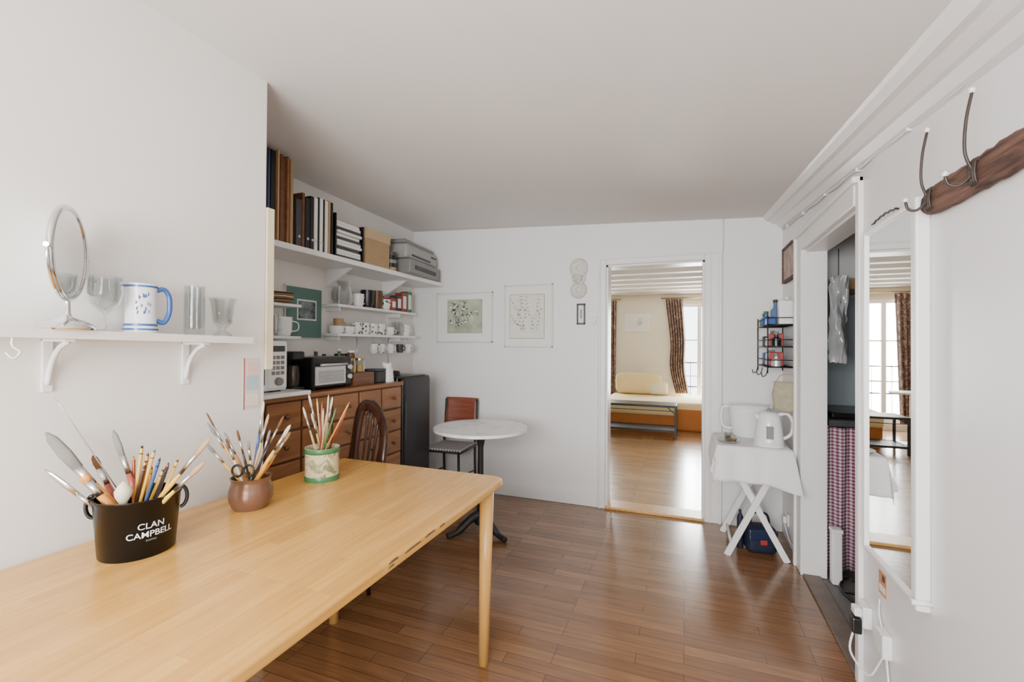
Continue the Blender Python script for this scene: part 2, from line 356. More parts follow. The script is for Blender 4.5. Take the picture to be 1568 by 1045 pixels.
brush(BR,'b0',(.03,.0,0),bt(-142,92,-.085),.0125,M_h[0],M_br[0],.45,.30)
brush(BR,'b1',(.04,.01,0),bt(-40,96,.0),.008,M_h[3],M_br[0],.6,.22)
brush(BR,'b2',(.05,-.02,0),bt(-143,36,-.09),.006,M_h[3],M_steel,.3,.30)
pencil(BR,'b3',(.03,.02,0),bt(-130,146,-.08),.0015,M_steel)
brush(BR,'b4',(.0,.0,0),bt(-70,58,.0),.009,M_h[3],M_br[2],.5,.15)
brush(BR,'b5',(-.05,.0,0),bt(108,86,-.02),.006,M_h[6],M_br[3],.6,.16)
brush(BR,'b6',(-.06,.02,0),bt(92,68,.0),.006,M_h[0],M_br[0],.6,.16)
brush(BR,'b7',(-.05,-.02,0),bt(100,50,-.03),.006,M_h[6],M_br[3],.6,.16)
for i,(dx,dz) in enumerate([(5,76),(14,64),(24,70),(32,56),(45,48),(-8,58),(20,43),(38,40),(10,50),(60,55)]):
    bb=((random.random()-.5)*.06,(random.random()-.5)*.05,0); tt=bt(dx,dz,random.uniform(-.04,.02))
    pencil(BR,'s%d'%i,bb,tt,.0045,M_h[[6,0,6,7,4,3,0,6,1,6][i]])
    v=Vector(tt); sweep(BR,'cap%d'%i,[v+(Vector(bb)-v)*.10,v+(Vector(bb)-v)*.02],[.0047,.003],M_h[[4,1,7,4,3,0,1,4,6,1][i]],6)
brush(BR,'b20',(.05,-.02,0),bt(-88,30,-.06),.011,M_h[0],M_h[0],.6,.1)
lathe(BR,'spatula_knob',[(.001,0),(.008,.01),(.018,.03),(.02,.045),(.012,.06),(.006,.066),(.001,.07)],M_h[5],(.0,-.05,.125))
G=grp('ceramic_brush_pot',(-1.438,1.187,.75))
lathe(G,'pot',[(.001,0),(.056,0),(.062,.01),(.071,.035),(.07,.065),(.062,.09),(.064,.104),(.067,.108),(.062,.108),(.057,.095),(.06,.06),(.05,.012),(.001,.01)],mat('copper_glaze',(.22,.115,.07),.2,.35,.3,9),seg=36)
P2=grp('paintbrushes',(-1.438,1.187,.765),20.8)
def b2(dx,dz,dy=0): return (dx*.0023,dy,.09+dz*.0023)
spec=[(-62,85,.0045,0,0),(-57,55,.005,6,0),(-30,62,.0045,5,2),(23,118,.0045,7,1),(28,98,.0045,2,3),(66,83,.006,6,1),(60,70,.005,0,3),(45,50,.005,0,3),(-45,48,.004,6,2),(-15,75,.004,1,2),(5,60,.0045,6,0),(15,85,.004,1,1),(-66,100,.003,2,2),(50,95,.004,4,2),(-40,70,.004,0,0),(35,75,.004,3,0)]
for i,(dx,dz,r,h,b) in enumerate(spec): brush(P2,'p%d'%i,(-dx*.0005,random.uniform(-.03,.03),0),b2(dx,dz,random.uniform(-.05,.02)),r,M_h[h],M_br[b],.6,.15)
for s in (-1,1): sweep(P2,'scissor_loop_%d'%(s+1),[(.02*s+.018*math.cos(q*math.pi/6),-.05,.125+.02*math.sin(q*math.pi/6)) for q in range(12)],.004,M_black,6,True)
G=grp('decorated_tin',(-1.448,1.536,.75),-35)
lathe(G,'tin',[(.001,0),(.066,0),(.068,.003),(.068,.137),(.070,.14),(.066,.14),(.065,.01),(.001,.006)],M_tin,seg=32)
lathe(G,'top_band',[(.0685,.118),(.0705,.12),(.0705,.138),(.0685,.14)],M_green,seg=32); lathe(G,'bottom_band',[(.0685,.002),(.0695,.004),(.0695,.022),(.0685,.024)],M_green,seg=32)
P3=grp('paintbrushes',(-1.448,1.536,.765),20.8)
for i,(dx,dz) in enumerate([(-22,78),(-8,76),(5,80),(14,74),(40,70),(33,55),(-14,50),(0,60),(22,62),(-25,60),(-3,70),(10,56)]):
    if i%3==0: brush(P3,'t%d'%i,(-dx*.0008,random.uniform(-.04,.04),0),(dx*.0028,random.uniform(-.04,.03),.13+dz*.0028),.0045,M_h[2],M_br[1],.6,.16)
    else: pencil(P3,'t%d'%i,(-dx*.0008,random.uniform(-.04,.04),0),(dx*.0028,random.uniform(-.04,.03),.12+dz*.0028),.004,[M_h[3],M_h[2],M_h[5],M_green,M_h[0]][i%5])

# ================================================================ LEFT WALL SHELF
def sz(y): return 1.352+.019*(1.25-y)
G=grp('wall_shelf')
def hx(P,n,x0,x1,y0,y1,h,m):
    q=lambda y,d:[(x0,y,sz(y)+d),(x1,y,sz(y)+d)]
    a=q(y0,-h);b=q(y1,-h);c=q(y0,0);d=q(y1,0)
    return hexa(P,n,[a[0],a[1],b[1],b[0]],[c[0],c[1],d[1],d[0]],m)
hx(G,'board',-1.64,-1.51,.15,1.25,.024,M_shelf)
for i,y in enumerate((.715,1.085)):
    SZ=sz(y)
    box(G,'bracket_wall_%d'%i,(-1.64,y-.012,SZ-.17),(-1.632,y+.012,SZ-.024),M_trim,.002)
    box(G,'bracket_arm_%d'%i,(-1.64,y-.012,SZ-.032),(-1.53,y+.012,SZ-.024),M_trim,.002)
    sweep(G,'bracket_brace_%d'%i,bez([(-1.634,y,SZ-.15),(-1.615,y,SZ-.09),(-1.58,y,SZ-.05),(-1.54,y,SZ-.032)],5),.007,M_trim,8)
SZ=sz(.6)
sweep(None,'screw_hook',bez([(-1.52,.60,SZ-.024),(-1.52,.60,SZ-.045),(-1.515,.612,SZ-.06),(-1.515,.60,SZ-.075),(-1.52,.588,SZ-.06)],5),.003,M_trim,6)
G=grp('vanity_mirror',(-1.545,.715,sz(.72)))
lathe(G,'base',[(.001,0),(.060,0),(.062,.004),(.056,.014),(.035,.026),(.012,.034),(.007,.044),(.006,.085),(.001,.085)],M_chrome)
D=grp('disc',(0,0,.205),48); D.parent=G
def ring(P,name,R,r,m,seg=48,x=0): return sweep(P,name,[(x,R*math.cos(2*math.pi*k/seg),R*math.sin(2*math.pi*k/seg)*1.06) for k in range(seg)],r,m,8,True)
ring(D,'rim',.113,.009,M_chrome)
def disc(P,name,R,x0,x1,m,seg=40):
    V=[(x0,R*math.cos(2*math.pi*k/seg),1.06*R*math.sin(2*math.pi*k/seg)) for k in range(seg)]+[(x1,R*math.cos(2*math.pi*k/seg),1.06*R*math.sin(2*math.pi*k/seg)) for k in range(seg)]
    F=[tuple(range(seg)),tuple(range(seg,2*seg))]+[(k,(k+1)%seg,seg+(k+1)%seg,seg+k) for k in range(seg)]
    return addmesh(name,V,F,m,P)
disc(D,'glass',.110,-.004,.004,M_mirror)
sweep(D,'yoke',[(0,.126*math.cos(rad(a)),.126*math.sin(rad(a))) for a in range(180,361,10)],.0045,M_chrome,8)
for s in (-1,1): cyl(D,'pivot_%d'%s,(0,s*.112,0),(0,s*.132,0),.006,M_chrome)
def glassobj(name,loc,prof): lathe(None,name,prof,M_glass,loc,32)
glassobj('wine_glass',(-1.575,.816,sz(.816)),[(.001,.001),(.034,.001),(.034,.003),(.006,.008),(.004,.02),(.004,.05),(.012,.06),(.034,.08),(.041,.11),(.038,.160),(.0365,.160),(.039,.11),(.032,.083),(.001,.062)])
glassobj('beer_glass',(-1.575,1.073,sz(1.073)),[(.001,.002),(.026,.0),(.029,.01),(.031,.02),(.030,.168),(.028,.168),(.027,.025),(.001,.02)])
glassobj('sundae_glass',(-1.575,1.175,sz(1.175)),[(.001,.001),(.032,.001),(.03,.008),(.012,.02),(.010,.03),(.03,.05),(.033,.08),(.038,.12),(.044,.138),(.042,.138),(.035,.12),(.03,.08),(.026,.055),(.001,.04)])
G=grp('beer_stein',(-1.578,.910,sz(.91)))
lathe(G,'body',[(.001,0),(.042,0),(.044,.006),(.0395,.02),(.0395,.12),(.0405,.138),(.0425,.152),(.040,.152),(.037,.13),(.036,.02),(.001,.015)],M_cer)
for i,z in enumerate((.008,.022,.14)): lathe(G,'band_%d'%i,[(.0398,z),(.0448 if z<.015 else .0425,z+.001),(.0448 if z<.015 else .0425,z+.006),(.0398,z+.007)],M_bluep)
rr=random.Random(3)
for k in range(16):
    a=rad(rr.uniform(-65,5)); zz=rr.uniform(.055,.115); sweep(G,'painting_%d'%k,[(.0397*math.cos(a),.0397*math.sin(a),zz),(.0400*math.cos(a+.05),.0400*math.sin(a+.05),zz+.006),(.0397*math.cos(a+rr.uniform(-.2,.2)),.0397*math.sin(a),zz+.012)],[.001,rr.uniform(.001,.0028),.001],M_bluep,7,flat=.2,up=(-math.sin(a),math.cos(a),0))
sweep(G,'handle',bez([(.02,.034,.135),(.024,.052,.14),(.026,.066,.115),(.026,.066,.065),(.024,.052,.035),(.02,.034,.04)],5),.0075,M_bluep,8)
G=grp('postcard_strip'); box(G,'card',(-1.64,1.313,1.065),(-1.638,1.387,1.27),mat('pink_card',(.70,.57,.55),.6)); box(G,'print_1',(-1.6385,1.325,1.14),(-1.637,1.38,1.20),mat('card_blue',(.40,.53,.56),.6)); box(G,'print_2',(-1.6385,1.33,1.205),(-1.637,1.375,1.25),mat('card_peach',(.75,.50,.42),.6)); box(G,'print_3',(-1.6385,1.325,1.08),(-1.637,1.378,1.125),mat('card_cream',(.75,.7,.58),.6))
box(G,'edge',(-1.6385,1.313,1.065),(-1.6368,1.316,1.27),M_red)

# ================================================================ ALCOVE
CX=-1.95; CT=1.055
G=grp('apothecary_chest')
box(G,'carcass',(-2.45,1.43,.06),(CX,2.84,CT-.025),M_chestdk); box(G,'top',(-2.45,1.42,CT-.025),(CX+.02,2.85,CT),M_chest,.005); box(G,'plinth',(-2.44,1.44,0),(CX-.03,2.83,.06),M_chestdk)
cw=1.39/6
for c in range(6):
    for r in range(6):
        y0=1.44+c*cw+.008; z0=.08+r*.158+.006
        box(G,'drawer_%d_%d'%(c,r),(CX,y0,z0),(CX+.016,y0+cw-.016,z0+.146),M_chest,.005)
        lathe(G,'knob_%d_%d'%(c,r),[(.001,-.02),(.006,-.018),(.006,-.008),(.013,-.002),(.013,.006),(.006,.012),(.001,.013)],M_chestdk,(0,0,0),14)
        k=bpy.data.objects['knob_%d_%d'%(c,r)] ; k.rotation_euler=(0,rad(90),0); k.location=(CX+.034,y0+(cw-.016)/2,z0+.073)
box(None,'counter_board',(-2.45,1.42,CT),(-1.90,1.93,CT+.022),M_white,.004)
c1=CT+.022
G=grp('microwave')
box(G,'body',(-2.38,1.46,c1+.008),(-1.98,1.84,c1+.265),M_white,.008); box(G,'window',(-1.982,1.48,c1+.04),(-1.972,1.70,c1+.24),M_black,.003); box(G,'panel',(-1.982,1.72,c1+.02),(-1.974,1.835,c1+.255),M_cer,.003)
box(G,'display',(-1.976,1.735,c1+.21),(-1.972,1.82,c1+.24),M_dgray)
for i in range(4):
    for j in range(3): box(G,'key_%d_%d'%(i,j),(-1.975,1.74+j*.028,c1+.09+i*.027),(-1.971,1.76+j*.028,c1+.108+i*.027),M_gray)
lathe(G,'dial',[(.001,.02),(.02,.018),(.022,.0),(.001,0)],M_gray); bpy.data.objects['dial'].rotation_euler=(0,rad(90),0); bpy.data.objects['dial'].location=(-1.974,1.78,c1+.055)
box(G,'foot_1',(-2.36,1.48,c1),(-2.30,1.54,c1+.01),M_black); box(G,'foot_2',(-2.05,1.76,c1),(-2.0,1.82,c1+.01),M_black)
G=grp('coffee_maker',(-2.12,1.98,CT))
box(G,'base',(-.08,-.045,0),(.08,.045,.03),M_black,.006); box(G,'tower',(-.08,-.045,.03),(-.02,.045,.22),M_black,.006); box(G,'head',(-.08,-.045,.18),(.08,.045,.23),M_black,.01)
lathe(G,'carafe',[(.001,.03),(.034,.03),(.04,.08),(.036,.14),(.03,.15),(.001,.15)],mat('coffee_glass',(.03,.02,.015),.08),(.035,0,0),20)
G=grp('toaster_oven',(-2.12,2.205,CT))
M_silver=mat('brushed_silver',(.6,.6,.6),.35,.5)
box(G,'body',(-.13,-.165,.012),(.12,.165,.195),M_black,.01); box(G,'door',(.12,-.15,.03),(.13,.10,.14),M_silver,.004); box(G,'door_glass',(.128,-.13,.045),(.133,.08,.115),mat('oven_glass',(.36,.37,.37),.12),.002); cyl(G,'handle',(.148,-.13,.15),(.148,.09,.15),.007,M_silver)
for i in range(4): cyl(G,'rack_wire_%d'%i,(.1335,-.12,.055+i*.016),(.1335,.07,.055+i*.016),.0012,M_steel,seg=6)
for i in range(2): cyl(G,'dial_%d'%i,(.12,.133,.07+i*.06),(.14,.133,.07+i*.06),.015,M_silver)
for i,(x,y) in enumerate([(-.11,-.14),(.1,-.14),(-.11,.14),(.1,.14)]): cyl(G,'foot_%d'%i,(x,y,0),(x,y,.015),.01,M_black)
G=grp('storage_jars',(-2.14,2.5,CT))
box(G,'wood_crate',(-.1,-.11,0),(.14,.10,.085),M_chestdk,.004)
for i,(x,y,z,r,h,m) in enumerate([(.07,-.06,.085,.035,.08,M_glass),(.07,.03,.085,.035,.08,M_glass),(-.04,-.04,.085,.04,.11,M_kraft),(-.03,.06,.085,.03,.13,M_chestdk)]):
    lathe(G,'jar_%d'%i,[(.001,0),(r,0),(r,h*.8),(r*.8,h*.95),(r*.8,h),(.001,h)],m,(x,y,z),20); lathe(G,'lid_%d'%i,[(.001,h+.015),(r*.85,h+.013),(r*.85,h),(.001,h)],[M_brass,M_brass,M_black,M_white][i],(x,y,z),20)
    if m==M_glass: lathe(G,'content_%d'%i,[(.001,.003),(r*.93,.003),(r*.93,h*.6),(.001,h*.62)],mat('mustard',(.45,.28,.07),.6),(x,y,z),20)
G=grp('black_canister',(-2.06,2.675,CT)); box(G,'body',(-.06,-.055,0),(.06,.055,.085),M_black,.008); box(G,'lid',(-.062,-.057,.085),(.062,.057,.10),M_dgray,.006)
G=grp('enamel_pitcher',(-2.03,2.785,CT))
lathe(G,'body',[(.001,0),(.046,0),(.048,.01),(.040,.07),(.030,.115),(.034,.135),(.032,.135),(.001,.1)],M_cer); sweep(G,'handle',bez([(0,.032,.12),(0,.062,.11),(0,.062,.06),(0,.042,.04)],5),.005,M_cer); sweep(G,'spout',[(0,-.03,.10),(0,-.045,.14)],[.012,.006],M_cer)
G=grp('spice_bottles',(-2.35,2.6,CT))
for i in range(7):
    y=-.25+i*.075; h=.15+.035*((i*5)%3); lathe(G,'bottle_%d'%i,[(.001,0),(.026,0),(.026,h*.65),(.012,h*.82),(.012,h),(.001,h)],[M_white,M_dgray,M_glass,M_kraft,M_green,M_cer,M_black][i],(0,y,0),16); cyl(G,'cap_%d'%i,(0,y,h),(0,y,h+.018),.013,[M_red,M_white,M_black][i%3])
G=grp('mini_fridge'); box(G,'cabinet',(-2.44,2.87,.03),(-2.0,3.27,1.085),M_black,.012,3); box(G,'door',(-1.997,2.872,.05),(-1.95,3.268,1.08),mat('fridge_black',(.006,.006,.007),.35),.03,5); box(G,'plinth',(-2.40,2.9,0),(-2.02,3.25,.04),M_black); box(G,'handle',(-1.952,2.885,.62),(-1.935,2.90,.9),M_dgray,.004)
G=grp('trivet',(-2.15,3.02,1.085)); lathe(G,'b',[(.001,0),(.06,0),(.06,.02),(.05,.035),(.001,.04)],M_black)
UZ=1.905
G=grp('book_shelf'); box(G,'board',(-2.456,1.41,UZ-.035),(-2.12,3.765,UZ),M_white,.004)
for i,y in enumerate((1.6,2.62,3.3)): hexa(G,'bracket_%d'%i,[(-2.456,y-.01,UZ-.16),(-2.44,y-.01,UZ-.16),(-2.44,y+.01,UZ-.16),(-2.456,y+.01,UZ-.16)],[(-2.456,y-.01,UZ-.035),(-2.22,y-.01,UZ-.035),(-2.22,y+.01,UZ-.035),(-2.456,y+.01,UZ-.035)],M_white)
G=grp('art_portfolios'); y=1.70
for i,(w,h,d,m) in enumerate([(.03,.45,.28,M_dgray),(.04,.46,.30,M_black),(.02,.44,.29,M_kraft),(.02,.49,.30,M_black),(.03,.515,.31,M_black),(.012,.51,.30,M_bluep),(.033,.52,.30,M_black),(.014,.53,.31,M_tan),(.020,.515,.31,M_chestdk),(.02,.50,.30,M_chestdk),(.016,.52,.31,M_chest),(.020,.51,.315,M_kraft)]):
    box(G,'folder_%d'%i,(-2.45,y,UZ),(-2.45+d,y+w-.002,UZ+h*.97),m,.002); y+=w+.004
G=grp('ring_binders'); y=2.045
for i,(w,h,m) in enumerate([(.042,.28,M_dgray),(.022,.33,M_chestdk),(.036,.31,M_black),(.030,.33,M_black),(.028,.33,M_paper),(.012,.34,M_black),(.026,.34,M_paper),(.012,.34,M_black),(.024,.335,M_paper),(.02,.345,M_kraft),(.02,.34,M_black)]):
    box(G,'binder_%d'%i,(-2.42,y,UZ),(-2.14,y+w-.002,UZ+h),m,.003)
    if w>.025: cyl(G,'ring_hole_%d'%i,(-2.139,y+w/2,UZ+.06),(-2.136,y+w/2,UZ+.06),.008,M_steel,seg=12)
    y+=w+.003
G=grp('paper_stacks')
for i in range(12): box(G,'sheaf_%d'%i,(-2.42,2.395+.004*(i%3),UZ+i*.021),(-2.15-.006*(i%4),2.64-.005*(i%2),UZ+i*.021+.018),M_paper if i%3 else M_dgray,.002)
box(G,'tray_side_1',(-2.42,2.378,UZ),(-2.15,2.388,UZ+.29),M_black); box(G,'tray_side_2',(-2.42,2.65,UZ),(-2.15,2.66,UZ+.26),M_black)
G=grp('cardboard_box'); box(G,'carton',(-2.42,2.68,UZ),(-2.14,2.95,UZ+.25),M_kraft,.003); box(G,'lid',(-2.425,2.675,UZ+.19),(-2.135,2.955,UZ+.265),mat('cardboard2',(.50,.37,.23),.8),.003)
G=grp('printer',(-2.22,3.405,UZ),6)
box(G,'lower',(-.20,-.30,0),(.13,.27,.12),M_gray,.015,3); box(G,'upper',(-.20,-.30,.125),(.10,.28,.25),mat('printer_body',(.31,.305,.29),.35),.03,4); box(G,'lid',(-.19,-.29,.25),(.07,.27,.285),M_gray,.012,3)
box(G,'slot',(.095,-.22,.15),(.106,.12,.165),M_black); box(G,'tray_slot',(.125,-.22,.04),(.136,.18,.075),M_black,.003)
for i in range(5): cyl(G,'button_%d'%i,(.10,.15+i*.02,.205),(.106,.15+i*.02,.205),.006,M_black,seg=10)
G=grp('tape_rolls',(-2.17,3.012,UZ)); 
for i in range(5): lathe(G,'roll_%d'%i,[(.03,0),(.042,0),(.042,.028),(.03,.028),(.03,0)],[M_kraft,M_black,M_gray,M_black,M_dgray][i],(0,0,i*.03),20)
G=grp('crockery_shelves')
for n,z in (('upper',1.615),('lower',1.405)): box(G,n,(-2.456,2.58,z-.02),(-2.30,3.58,z),M_white,.003)
for i,y in enumerate((2.62,3.36)):
    box(G,'rail_%d'%i,(-2.456,y-.012,1.36),(-2.446,y+.012,1.74),M_trim)
    for z in (1.595,1.385): box(G,'arm_%d_%d'%(i,z*100),(-2.45,y-.006,z-.03),(-2.32,y+.006,z),M_trim,.002)
def cup(P,n,x,y,z,r,h,m,ha=0):
    lathe(P,n,[(.001,0),(r*.75,0),(r*.95,h*.3),(r,h),(r*.92,h),(r*.85,h*.3),(.001,h*.1)],m,(x,y,z),20)
    sx,sy=math.cos(rad(ha)),math.sin(rad(ha)); sweep(P,n+'_handle',bez([(x+sx*r*.9,y+sy*r*.9,z+h*.8),(x+sx*r*1.6,y+sy*r*1.6,z+h*.7),(x+sx*r*1.6,y+sy*r*1.6,z+h*.35),(x+sx*r*.9,y+sy*r*.9,z+h*.25)],4),.004,m,6)
G=grp('crockery')
def dots(name,c1,c2):
    m,nt,b=_base(name); v=nt.nodes.new('ShaderNodeTexVoronoi'); v.inputs['Scale'].default_value=38; nt.links.new(coords(nt),v.inputs['Vector'])
    nt.links.new(ramp(nt,v.outputs['Distance'],[(.30,c2),(.36,c1)]),b.inputs['Base Color']); b.inputs['Roughness'].default_value=.2; return m
M_pat=dots('patterned_cup',(.78,.77,.74),(.10,.09,.10)); z=1.615
lathe(G,'jug',[(.001,0),(.05,0),(.062,.04),(.06,.09),(.045,.14),(.055,.18),(.05,.18),(.001,.1)],M_glass,(-2.37,2.72,z))
cup(G,'mug_a',-2.36,2.86,z,.045,.10,M_cer,80); cup(G,'mug_b',-2.36,2.97,z,.055,.14,M_black,80); cup(G,'mug_c',-2.36,3.09,z,.045,.15,M_chestdk,80); cup(G,'mug_d',-2.36,3.20,z,.045,.09,M_pat,-80); cup(G,'mug_e',-2.37,2.63,z,.035,.13,M_glass,-80)
for i,(y,h,m) in enumerate([(3.28,.11,M_red),(3.36,.14,M_dgray),(3.44,.17,M_red),(3.52,.19,M_green)]): box(G,'tin_%d'%i,(-2.41,y-.035,z),(-2.33,y+.035,z+h),m,.004); box(G,'tin_label_%d'%i,(-2.331,y-.022,z+.03),(-2.328,y+.022,z+h-.03),M_paper)
z=1.405
for i,(y,r,h,m) in enumerate([(2.64,.055,.055,M_cer),(2.66,.035,.11,M_kraft),(2.76,.05,.055,M_cer),(2.86,.042,.09,M_pat),(2.95,.042,.09,M_pat),(3.05,.042,.09,M_pat),(3.15,.042,.09,M_pat),(3.27,.045,.07,M_cer),(3.39,.05,.12,M_glass),(3.51,.045,.10,M_cer)]): cup(G,'piece_%d'%i,-2.37,y,z,r,h,m,75)
for i,y in enumerate((3.02,3.12,3.24,3.38,3.5)):
    sweep(G,'cup_hook_%d'%i,[(-2.34,y,1.385),(-2.34,y,1.36),(-2.33,y,1.33)],.002,M_steel,5)
    cup(G,'hanging_cup_%d'%i,-2.335,y,1.255,.032,.075,[M_cer,M_pat,M_cer,M_dgray,M_cer][i],0)
for i,y in enumerate((2.9,3.3)):
    sweep(G,'ladle_stem_%d'%i,[(-2.40,y,1.385),(-2.40,y,1.16)],.003,M_steel,6); lathe(G,'ladle_bowl_%d'%i,[(.001,0),(.02,.005),(.028,.02),(.026,.02),(.001,.005)],M_steel,(-2.39,y,1.145))
G=grp('side_shelves')
for n,z in (('upper',1.575),('lower',1.375)): box(G,n,(-2.456,1.42,z-.018),(-2.27,2.22,z),M_white,.003)
G=grp('tableware')
for i in range(5): lathe(G,'plate_%d'%i,[(.001,0),(.06,0),(.105,.016),(.105,.019),(.06,.005),(.001,.004)],[M_kraft,M_chest,M_cer,M_kraft,M_chest][i],(-2.35,2.09,1.575+i*.012),28)
for i,(y,r,h,m) in enumerate([(1.95,.05,.09,M_cer),(2.05,.05,.13,M_glass),(2.15,.055,.12,M_cer)]): cup(G,'cup_%d'%i,-2.35,y,1.375,r,h,m,60)
G=grp('green_picture'); box(G,'frame',(-2.456,2.25,1.365),(-2.438,2.57,1.72),M_paper,.003); box(G,'mat_board',(-2.44,2.255,1.37),(-2.434,2.56,1.71),mat('green_board',(.09,.18,.16),.6)); box(G,'photo_border',(-2.436,2.34,1.49),(-2.432,2.51,1.63),M_paper); box(G,'photo',(-2.434,2.35,1.50),(-2.430,2.50,1.62),mat('photo_print',(.2,.27,.27),.4,0,.9,22))

def tubechair():
    # chair pushed in under the end of the table; high curved back
    G=grp('bentwood_chair',(-1.725,1.955,0),-120)
    lathe(G,'seat',[(.001,.44),(.16,.44),(.168,.445),(.170,.455),(.168,.467),(.15,.465),(.001,.46)],M_dark)
    for i,(a,rr) in enumerate([(45,.17),(135,.17),(225,.17),(315,.17)]):
        ca,sa=math.cos(rad(a)),math.sin(rad(a)); sweep(G,'leg_%d'%i,[(.13*ca,.13*sa,.45),(.145*ca,.145*sa,.25),(rr*ca,rr*sa,0)],[.016,.014,.012],M_dark)
    sweep(G,'stretcher',[(.135*math.cos(rad(a)),.135*math.sin(rad(a)),.22) for a in range(0,360,20)],.009,M_dark,8,True)
    sweep(G,'back_hoop',bez([(-.11,.165,.45),(-.14,.185,.60),(-.16,.18,.74),(-.19,.13,.86),(-.21,.01,.945),(-.21,-.11,.97),(-.18,-.17,.94),(-.15,-.18,.75),(-.11,-.165,.45)],6),.019,M_dark,10,flat=1.8)
    for i,y in enumerate((.10,.035,-.03,-.095)): sweep(G,'spindle_%d'%i,bez([(-.12,y*.8,.455),(-.165,y,.68),(-.20,y*1.05,.88+.025*i)],4),.008,M_dark,8)
tubechair()

G=grp('bistro_table',(-1.355,2.955,0))
lathe(G,'marble_top',[(.001,.722),(.33,.722),(.337,.727),(.337,.740),(.332,.746),(.001,.746)],M_marble,seg=56)
lathe(G,'pedestal',[(.001,.06),(.035,.06),(.045,.09),(.03,.13),(.022,.16),(.022,.3),(.028,.32),(.022,.34),(.02,.6),(.03,.65),(.06,.70),(.10,.715),(.10,.722),(.001,.722)],M_iron)
for i,a in enumerate((-130,-22,105)):
    ca,sa=math.cos(rad(a)),math.sin(rad(a)); sweep(G,'foot_%d'%i,bez([(0,0,.13),(.08*ca,.08*sa,.10),(.17*ca,.17*sa,.035),(.25*ca,.25*sa,.018)],6),[.03]*6+[.026]*6+[.02]*6+[.018],M_iron,10)
G=grp('bistro_chair',(-1.875,3.485,0),3)
for i,(x,y,tx,ty) in enumerate([(-.14,-.16,-.02,-.02),(.14,-.16,.02,-.02)]): sweep(G,'leg_%d'%i,[(x,y,.44),(x+tx*.3,y+ty*.3,.25),(x+tx,y+ty,0)],.011,M_iron)
for i,x in enumerate((-.15,.15)): sweep(G,'back_post_%d'%i,bez([(x,.20,0),(x,.17,.25),(x,.165,.45),(x,.19,.65),(x,.21,.84)],5),.011,M_iron)
box(G,'seat',(-.165,-.175,.44),(.165,.17,.468),M_check,.01); sweep(G,'seat_rim',[(-.16,-.17,.445),(.16,-.17,.445),(.16,.165,.445),(-.16,.165,.445)],.01,M_iron,8,True)
sheet(G,'back_panel',lambda u,v:(-.155+.31*u,.172+.05*v+.02*math.sin(math.pi*u),.52+.33*v),10,8,wood('red_wood',(.20,.055,.03),(.28,.085,.05),0,.35),.014)
sweep(G,'stretcher_1',[(-.145,-.165,.25),(-.15,.17,.22)],.007,M_iron,6); sweep(G,'stretcher_2',[(.145,-.165,.25),(.15,.17,.22)],.007,M_iron,6); sweep(G,'stretcher_3',[(-.148,0,.235),(.148,0,.235)],.007,M_iron,6)

# ================================================================ FAR WALL OBJECTS
def leafart(P,n,x0,x1,z0,z1,y,mats,count,sz_,seed,stems=6):
    rnd=random.Random(seed); V=[];F=[];MI=[]
    me=bpy.data.meshes.new(n)
    cx,cz=(x0+x1)/2,(z0+z1)/2
    def leaf(px,pz,a,l,w,mi):
        b=len(V); ca,sa=math.cos(a),math.sin(a)
        for (s,t) in [(0,0),(.35,.5),(.7,.4),(1,0),(.7,-.4),(.35,-.5)]:
            X=px+ca*s*l-sa*t*w; Z=pz+sa*s*l+ca*t*w; V.append((min(max(X,x0),x1),y-.0002*(mi+1),min(max(Z,z0),z1)))
        F.append((b,b+1,b+2,b+3,b+4,b+5)); MI.append(mi)
    for s in range(stems):
        px,pz=cx+rnd.uniform(-.3,.3)*(x1-x0),z0+.1*(z1-z0); a=rad(rnd.uniform(60,120)); st=(z1-z0)*.09
        for k in range(10):
            leaf(px,pz,a,st*1.05,.0022,0); px+=math.cos(a)*st; pz+=math.sin(a)*st; a+=rnd.uniform(-.35,.35)
            for q in range(max(1,count//(stems*10))): leaf(px,pz,a+rnd.choice((-1,1))*rnd.uniform(.5,1.4),sz_*rnd.uniform(.5,1.3),sz_*rnd.uniform(.2,.5),rnd.randrange(len(mats)))
    me.from_pydata(V,[],F)
    for m in mats: me.materials.append(m)
    for p,i in zip(me.polygons,MI): p.material_index=i
    o=bpy.data.objects.new(n,me); SC.objects.link(o); o.parent=P
def picture(name,x0,x1,z0,z1,ix0,ix1,iz0,iz1,paper,mats,count,sz_,seed,stems):
    G=grp(name); y=3.77
    box(G,'frame_b',(x0,y-.022,z0),(x1,y,z0+.014),M_frame,.003); box(G,'frame_t',(x0,y-.022,z1-.014),(x1,y,z1),M_frame,.003)
    box(G,'frame_l',(x0,y-.022,z0),(x0+.014,y,z1),M_frame,.003); box(G,'frame_r',(x1-.014,y-.022,z0),(x1,y,z1),M_frame,.003)
    box(G,'mat_board',(x0+.01,y-.010,z0+.01),(x1-.01,y,z1-.01),M_paper); box(G,'inner_line',(ix0-.004,y-.0112,iz0-.004),(ix1+.004,y-.009,iz1+.004),mat('line_gold',(.25,.22,.16),.5)); box(G,'sheet',(ix0,y-.0125,iz0),(ix1,y-.009,iz1),paper)
    leafart(G,'drawing',ix0+.01,ix1-.01,iz0+.01,iz1-.01,y-.013,mats,count,sz_,seed,stems)
g1=mat('art_green',(.15,.24,.10),.8); g2=mat('art_green2',(.30,.38,.19),.8); g3=mat('art_gray',(.36,.38,.35),.8); g4=mat('art_pale',(.70,.70,.60),.8)
picture('landscape_picture',-2.18,-1.615,1.35,1.81,-2.07,-1.723,1.44,1.74,mat('art_paper_green',(.52,.56,.42),.8,0,.45,9),[g1,g2,g4,g3],300,.035,3,9)
